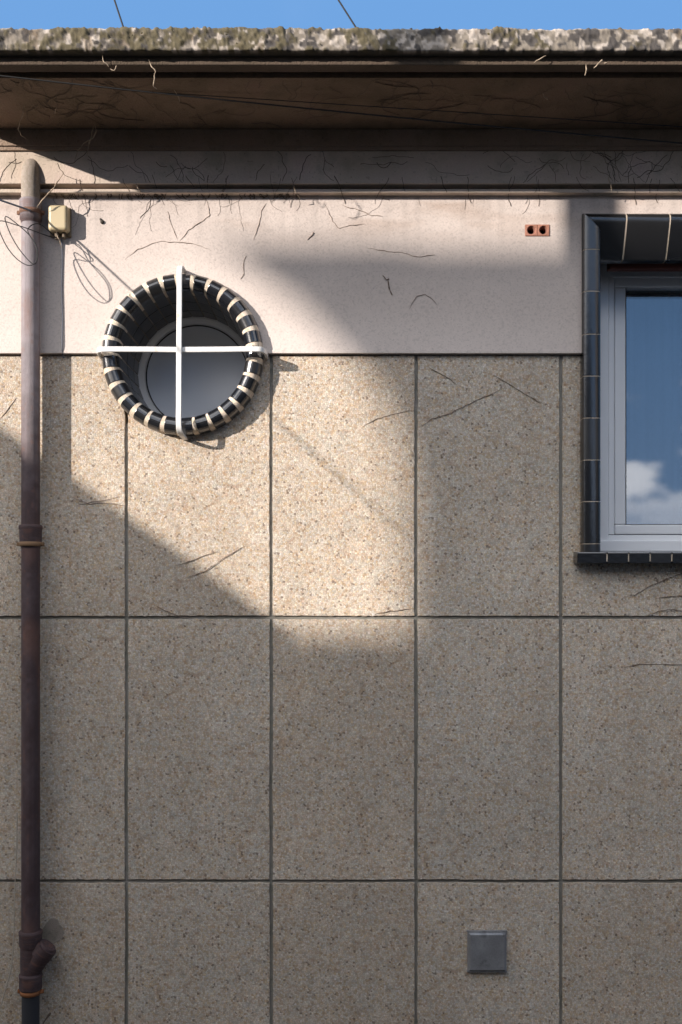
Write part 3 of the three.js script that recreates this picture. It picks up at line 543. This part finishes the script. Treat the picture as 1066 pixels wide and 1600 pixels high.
{
  const loop = [W(103, 375, 9), W(92, 384, 40), W(50, 376, 66), W(22, 372, 72), W(32, 405, 73), W(52, 430, 73), W(69, 438, 73), W(79, 432, 73), W(80, 415, 72), W(70, 395, 70), W(48, 374, 68), W(30, 362, 66), W(38, 388, 69), W(58, 420, 71), W(76, 436, 72), W(78, 412, 70), W(62, 380, 60), W(72, 364, 40), W(92, 376, 10)];
  tag(part('slack_cable', tube(loop, 0.75, 160, 6), cableMat), 'thin dark slack cable looped in front of the drainpipe top', 'cable');
  const pole = new THREE.Vector3(-2.92, 6.6, 3.0), sv = [W(66, 341, 22), W(66 - 75, 342, 122), W(66 - 300, 347, 422), W(66 - 780, 352, 1062)];
  tag(part('service_cable', tube(sv, 1.5, 60, 8), cableGrey), 'thin service cable running out to the left from the clamp', 'cable');
  const dn = [W(97.5, 374, 3), W(98, 400, 1.6), W(97.4, 450, 1.4), W(98.2, 500, 1.5), W(97.8, 545, 1.4), W(98, 551, -1), W(98, 558, -6)];
  tag(part('wall_cable', tube(dn, 0.9, 60, 6), std({ color: lin(0.13, 0.14, 0.17), roughness: 0.7 })), 'thin grey cable clipped down the render below the cream box', 'cable');
  const lw = [V(27, 1270, 6), V(26, 1330, 8), V(23, 1400, 12), V(22, 1450, 14), V(18, 1510, 15), V(9, 1545, 14), V(-2, 1580, 12), V(-20, 1620, 8)];
  tag(part('loose_wire', tube(lw, 0.9, 60, 6), cablePale), 'pale loose wire hanging left of the drainpipe foot', 'wire');
  const oc1 = [], oc2 = []; for (let k = 0; k <= 10; k++) { const s = k / 10, x = -260 + 1660 * s; oc1.push(V(x, 88 + (218 - 88) * ((x + 260) / 1326) + 9 * (1 - 4 * (s - 0.5) ** 2), 222 - 170 * s)); if (k > 2) oc2.push(V(x, 112 + 80 * ((x + 160) / 1226) + 6, 180 - 120 * s)); }
  tag(part('overhead_cable', tube(oc1, 1.2, 80, 6), cableMat), 'black cable slanting across the shaded soffit, the lower one', 'cable');
  tag(part('overhead_cable', tube(oc2, 0.7, 80, 6), std({ color: lin(0.018, 0.022, 0.03), roughness: 0.7 })), 'faint thin cable across the soffit, the upper one', 'cable');
  const up = (x0, y0, x1, y1, z) => { const k = (y) => x0 + (x1 - x0) * (y - y0) / (y1 - y0); return rod(V(k(260), 256, z), V(k(-900), -900, z), 1.5, 1.5, 8); };
  tag(part('sky_cable', up(178, 0, 193, 46, -190), cableMat), 'dark cable against the sky above the left roof edge', 'cable');
  tag(part('sky_cable', up(527, 0, 553, 41, -160), cableMat), 'dark cable against the sky above the middle roof edge', 'cable');
}
{ // terracotta vent: two hollow blocks side by side
  const t = thing('terracotta_vent', 'pair of small red terracotta vent blocks with round holes in render', 'vent', W(839.5, 360, 0).toArray());
  const m = std({ color: lin(0.50, 0.25, 0.19), map: again(concTex, 0.25), roughness: 0.9, bumpMap: again(concBump, 0.2), bumpScale: 0.001 });
  for (const x of [830.2, 849.2]) {
    const s = shapeOf([[x - 9.2, 369], [x + 9.2, 369], [x + 9.2, 351.2], [x - 9.2, 351.2]]), h = new THREE.Path(), c = W(x, 360); h.absarc(c.x, c.y, 6.6 * U, 0, Math.PI * 2, true); s.holes.push(h);
    const b = part('block', metreUV(extr(s, -17, 1.6, 0.6)), m, t);
    const lg = new THREE.LatheGeometry([[6.7, -1], [5, -2], [4.8, -17]].map(([r, z]) => new THREE.Vector2(r * U, z * U)), 28).rotateX(Math.PI / 2).translate(c.x, c.y, 0);
    const l = new THREE.Mesh(lg, std({ color: lin(0.24, 0.11, 0.08), roughness: 0.95, side: THREE.DoubleSide })); l.name = 'hole_lining'; b.add(l);
    const bk = new THREE.Mesh(new THREE.CircleGeometry(5.2 * U, 24).translate(c.x, c.y, -15 * U), std({ color: lin(0.01, 0.008, 0.007), roughness: 1 })); bk.name = 'hole'; b.add(bk);  // near-black disc paints the shade deep inside the vent opening
  }
}
{ // metal vent cover low on the wall
  const t = thing('vent_cover', 'square dull metal vent cover low on the aggregate wall', 'vent cover', W(762, 1489, -8).toArray());
  const steel = makeTex(256, 256, (u, v) => { const k = 0.22 + 0.14 * fbm(u, v, 4, 8, 5) + 0.05 * vnoise(u, v, 60, 3) - 0.12 * sstep(0.55, 0.75, fbm(u, v, 5, 33, 4)); return [k, k * 1.0, k * 1.02]; }, true);
  const m = std({ map: again(steel, 0.2), metalness: 0.55, roughness: 0.5, bumpMap: again(concBump, 0.3), bumpScale: 0.0006 });
  const A = V(731.5, 1457.5, 2), B = V(792.5, 1520, 2), c = A.clone().add(B).multiplyScalar(0.5), w = (B.x - A.x) / 2, h = (A.y - B.y) / 2;
  // bevelled cover: a shallow pan with sloping rims
  const s = new THREE.Shape([new THREE.Vector2(c.x - w, c.y - h), new THREE.Vector2(c.x + w, c.y - h), new THREE.Vector2(c.x + w, c.y + h), new THREE.Vector2(c.x - w, c.y + h)]);
  part('cover', metreUV(new THREE.ExtrudeGeometry(s, { depth: 5 * U, bevelEnabled: true, bevelThickness: 5 * U, bevelSize: 4 * U, bevelOffset: -4 * U, bevelSegments: 1 }).translate(0, 0, -9 * U)), m, t);
  part('rim', [[c.x, c.y - h - 0.001, w * 2 + 0.006, 0.003], [c.x, c.y + h + 0.001, w * 2 + 0.006, 0.003]].map(([x, y, ww, hh]) => metreUV(new RoundedBoxGeometry(ww, hh, 7 * U, 1, 0.0008).translate(x, y, -5.5 * U))), m, t);
  part('screw', [[-0.8, 0.8], [0.8, -0.8]].map(([a, b]) => new THREE.CylinderGeometry(1.3 * U, 1.5 * U, 1 * U, 12).rotateX(Math.PI / 2).translate(c.x + a * w * 0.92, c.y + b * h * 0.92, 1.4 * U)), m, t);
}
{ // snail-like dark stub on the render
  const g = new THREE.IcosahedronGeometry(3 * U, 2); g.scale(1, 1.1, 0.8); const a = W(160, 347, 1); g.translate(a.x, a.y, a.z);
  tag(part('wall_plug', [g, rod(W(157, 342, 1), W(160, 347, 1), 1.4, 2, 8)], std({ color: lin(0.06, 0.05, 0.04), roughness: 0.9 })), 'small dark plug stuck in the render right of the box', 'wall plug');
}

// ------------------------------------------------------------------ remains of a creeper
const stemDark = std({ color: lin(0.16, 0.118, 0.088), roughness: 1 }), stemGrey = std({ color: lin(0.30, 0.235, 0.19), roughness: 1 }), stemTrace = std({ color: lin(0.11, 0.085, 0.065), roughness: 1 }), stemPale = std({ color: lin(0.40, 0.31, 0.22), roughness: 0.95 });
function stem(list, z, r, jag = 1.2, seed = 1, flat = true) { // list of sight points on a plane at depth z
  const q = rng(seed), pts = []; for (let i = 0; i < list.length; i++) { const a = list[i], b = list[i + 1]; if (!b) { pts.push(V(a[0], a[1], a[2] ?? z)); break; } const n = Math.max(1, Math.round(Math.hypot(b[0] - a[0], b[1] - a[1]) / 6)); for (let k = 0; k < n; k++) { const t = k / n, za = a[2] ?? z, zb = b[2] ?? z; pts.push(V(a[0] + (b[0] - a[0]) * t + (q() - 0.5) * jag, a[1] + (b[1] - a[1]) * t + (q() - 0.5) * jag, za + (zb - za) * t + (flat ? (q() - 0.5) * 0.6 : (q() - 0.5) * 3))); } }
  const c = new THREE.CatmullRomCurve3(pts, false, 'centripetal'), seg = Math.min(pts.length * 3, 220), g = new THREE.TubeGeometry(c, seg, r * U, 5), p = g.attributes.position;
  for (let i = 0; i <= seg; i++) { const m = c.getPointAt(i / seg), e = Math.min(1, 4 * Math.min(i, seg - i + 2) / seg + 0.25), k = e * (0.35 + 1.15 * vnoise(i / 40, seed * 0.37, 16, 5)); for (let j = 0; j < 6; j++) { const n = i * 6 + j; p.setXYZ(n, m.x + (p.getX(n) - m.x) * k, m.y + (p.getY(n) - m.y) * k, m.z + (p.getZ(n) - m.z) * k); } }
  return g;
}
{ // fine tracery on render, frieze and soffit: beyond counting
  const r = rng(77), gs = [], add = (pts, rad) => gs.push(new THREE.TubeGeometry(new THREE.CatmullRomCurve3(pts), pts.length * 2, rad * U, 4));
  const walk = (p, dx, dy, n, step, wob) => { const o = [p.slice()]; let a = Math.atan2(dy, dx); for (let i = 0; i < n; i++) { a += (r() - 0.5) * wob; p = [p[0] + Math.cos(a) * step, p[1] + Math.sin(a) * step]; o.push(p); } return o; };
  // on the soffit: x and z vary
  for (let i = 0; i < 120; i++) {
    const cl = r() < 0.55 ? [[100, 110], [150, 120], [260, 70], [640, 150], [700, 130], [960, 90]][Math.floor(r() * 6)] : [r() * 1120 - 20, 40 + r() * 150];
    let p = [cl[0] + (r() - 0.5) * 150, clamp(cl[1] + (r() - 0.5) * 110, 32, 196)];
    const w = walk(p, r() - 0.5, r() - 0.5, 4 + Math.floor(r() * 12), 7, 1.1).filter(([, z]) => z > 28 && z < 178); if (w.length < 3) continue;
    add(w.map(([x, z]) => W(x, H(707.3 - r() * 0.8), z)), 0.3 + 0.45 * r() * r());
  }
  // on the frieze
  for (let i = 0; i < 60; i++) { const w = walk([r() < 0.4 ? 840 + r() * 220 : r() * 1080, 240 + r() * 30], r() - 0.5, 0.4 * r(), 4 + Math.floor(r() * 14), 5, 1.1).filter(([, y]) => y > 238 && y < 294); if (w.length > 2) add(w.map(([x, y]) => W(x, y, 18.4)), 0.25 + 0.3 * r() * r()); }
  // hanging over the fillets and on the render below
  for (let i = 0; i < 34; i++) { const w = walk([r() < 0.55 ? 80 + r() * 320 : 400 + r() * 480, 304 + r() * 8], r() - 0.5, 0.3 + r(), 3 + Math.floor(r() * r() * 18), 4, 0.9).filter(([, y]) => y > 304 && y < 400); if (w.length > 2) add(w.map(([x, y]) => W(x, y, 0.4)), 0.16 + 0.22 * r() * r()); }
  for (let i = 0; i < 26; i++) { const w = walk([40 + r() * 1020, 280 + r() * 10], r() - 0.5, 1, 4 + Math.floor(r() * 5), 5, 0.8); add(w.map(([x, y]) => W(x, y, y < 296 ? 19 : y < 307 ? 14 : 4 - Math.min(3, (y - 303) * 0.3))), 0.25 + 0.25 * r()); }
  // ragged crumbs along the lower fillet
  for (let i = 0; i < 90; i++) { const x = 40 + r() * 440; add([W(x, 306, 9), W(x + (r() - 0.5) * 6, 307, 4), W(x + (r() - 0.5) * 12, 307 + r() * 5, 1)], 0.3 + 0.6 * r()); }
  const m = part('dry_creeper', gs, stemTrace); stuff(m); tag(m, 'dense tracery of dry creeper rootlets over soffit, frieze and upper render', 'creeper');
}
{
  const S = (list, z, r, label, mat = stemDark, jag = 1.4) => tag(part('vine_stem', Array.isArray(list[0][0]) ? list.map((l, i) => stem(l, z, r, jag, 5 + i)) : stem(list, z, r, jag, 9), mat), label, 'vine stem');
  S([[[195, 405], [215, 390], [238, 381], [252, 377], [280, 379], [305, 381], [330, 392]], [[280, 378], [295, 360], [312, 347], [328, 337], [324, 316]], [[278, 376], [268, 352], [262, 330]]], 0.5, 0.45, 'thin forked stem on the render above the round window', stemGrey);
  S([[[396, 375], [405, 350], [409, 330], [416, 318]], [[382, 432], [381, 412], [385, 400]], [[376, 437], [381, 428]]], 0.5, 0.5, 'short broken stem on render right of the round window', stemGrey);
  S([[[508, 320], [520, 345], [530, 357], [548, 352], [570, 350]], [[533, 320], [560, 328], [580, 336], [598, 338]]], 0.5, 0.5, 'zigzag stem on sunlit render above the middle panels', stemGrey);
  S([[[480, 375], [488, 367], [490, 363]]], 0.8, 0.9, 'tiny dark scrap of stem on render, the one nearest the middle', stemGrey, 0.6);
  S([[[598, 430], [604, 437], [608, 436]], [[606, 436], [609, 452], [613, 461]]], 0.8, 0.95, 'dark bent scrap of stem on shaded render, with a thick head', stemDark, 0.6);
  S([[[640, 483], [645, 472], [652, 463], [664, 460], [673, 465], [683, 476]]], 0.6, 0.6, 'curved stem like an arch on the shaded render', stemGrey, 0.5);
  S([[[575, 388], [600, 392], [628, 395], [655, 402], [680, 398]]], 0.5, 0.5, 'thin level stem on render along the top shadow edge', stemGrey);
  S([[[566, 667], [584, 657], [600, 651], [618, 647], [640, 641]], [[655, 668], [675, 655], [705, 645], [735, 630], [770, 615], [790, 605]], [[670, 575], [700, 590], [712, 600]], [[770, 585], [795, 600], [820, 615], [850, 632]]], -7.2, 0.46, 'branching dark stem over the top of the middle right panels', stemDark);
  S([[[272, 885], [300, 876], [320, 868], [340, 862]], [[290, 903], [320, 893], [350, 872], [382, 853]]], -6.8, 0.5, 'pair of thin twigs on the panel below the round window', stemDark, 0.8);
  S([[[240, 945], [262, 956], [285, 964], [300, 966]]], -7.2, 0.46, 'short twig on the joint left of the lower sunlit patch', stemDark, 0.8);
  S([[[975, 933], [992, 930], [1010, 919], [1040, 905], [1075, 893]], [[1010, 962], [1030, 955], [1050, 952], [1075, 956]], [[1030, 934], [1070, 930]]], -7, 0.46, 'branching stem on the panel below the window sill', stemDark, 0.8);
  S([[[975, 1043], [1000, 1038], [1030, 1038], [1072, 1039]]], -7.2, 0.6, 'long level stem on the right edge panel under the joint', stemDark, 0.7);
  S([[[585, 960], [610, 955], [640, 952]]], -7.2, 0.7, 'short stem just above the joint at the sunlit corner', stemDark);
  S([[[120, 790], [150, 783], [170, 781], [185, 776]], [[110, 775], [140, 788], [160, 785], [196, 790]]], -7.2, 0.6, 'faint twig on the panel right of the pipe collar', stemGrey);
  S([[[0, 655], [12, 640], [25, 622]]], -7.2, 0.7, 'short twig on the panel left of the drainpipe', stemGrey);
  S([[[66, 1602, 6], [72, 1592, 8], [79, 1583, 12]]], 0, 1.5, 'stub of thick dark twig beside the drainpipe foot', stemDark, 0.8);
  const Tn = (list, r, label) => tag(part('dry_tendril', Array.isArray(list[0][0]) ? list.map((l, i) => stem(l, 0, r, 1.6, 31 + i, false)) : stem(list, 0, r, 1.6, 31, false), stemPale), label, 'tendril');
  Tn([[232, 92, 216], [238, 104, 217], [243, 112, 216], [241, 122, 214], [239, 134, 212], [245, 139, 206]], 0.7, 'pale crooked tendril hanging from the drip edge at left');
  Tn([[40, 162, 100], [36, 178, 90], [32, 190, 80], [28, 202, 70], [34, 212, 55], [44, 219, 45]], 0.7, 'pale hooked tendril on the soffit at the far left');
  Tn([[[148, 193, 60], [151, 203, 52], [145, 216, 46], [130, 224, 40], [122, 236, 36], [114, 256, 34]], [[146, 196, 58], [143, 212, 48], [138, 230, 40], [136, 244, 36]]], 0.75, 'pale forked tendril hanging above the junction box');
  Tn([[101, 145, 110], [98, 158, 100], [88, 170, 92], [86, 178, 85]], 0.6, 'faint pale tendril on the soffit between the hooked and forked ones');
  Tn([[[160, 86, 218], [163, 96, 218], [170, 104, 216]], [[172, 107, 216], [178, 110, 215], [182, 103, 215]]], 0.7, 'short pale crumpled tendril under the roof edge at left');
  Tn([[272, 140, 160], [278, 148, 150], [281, 160, 140]], 0.6, 'tiny pale tendril by the cable on the left soffit');
  Tn([[57, 326, 30], [66, 313, 34], [78, 300, 36], [88, 288, 34], [100, 268, 30]], 0.9, 'pale straight twig leaning from the pipe clamp to the cornice');
  Tn([[212, 283, 24], [216, 293, 22], [220, 302, 16]], 0.7, 'small pale twig hanging over the fillets above the window guard');
  Tn([[459, 290, 24], [463, 300, 20], [469, 312, 10]], 0.6, 'small pale twig over the fillets at the middle of the cornice');
  Tn([[950, 273, 26], [953, 283, 25], [956, 298, 20]], 0.7, 'small pale twig over the cornice at the right');
  Tn([[[916, 99, 218], [917, 108, 218], [914, 118, 214]], [[928, 106, 218], [935, 100, 219], [941, 94, 219]], [[944, 99, 218], [948, 98, 218]]], 0.85, 'cluster of pale twig bits under the roof edge at right');
  Tn([[834, 98, 218], [844, 92, 219], [853, 87, 219]], 0.7, 'thin pale twig under the roof edge right of the middle');
  Tn([[848, 145, 150], [851, 151, 148], [856, 155, 145]], 1.0, 'pale short scrap caught on the right soffit');
  Tn([[88, 360, 30], [91, 370, 30], [97, 388, 28]], 0.8, 'brown twig end under the junction box');
}

renderer.render(scene, camera);
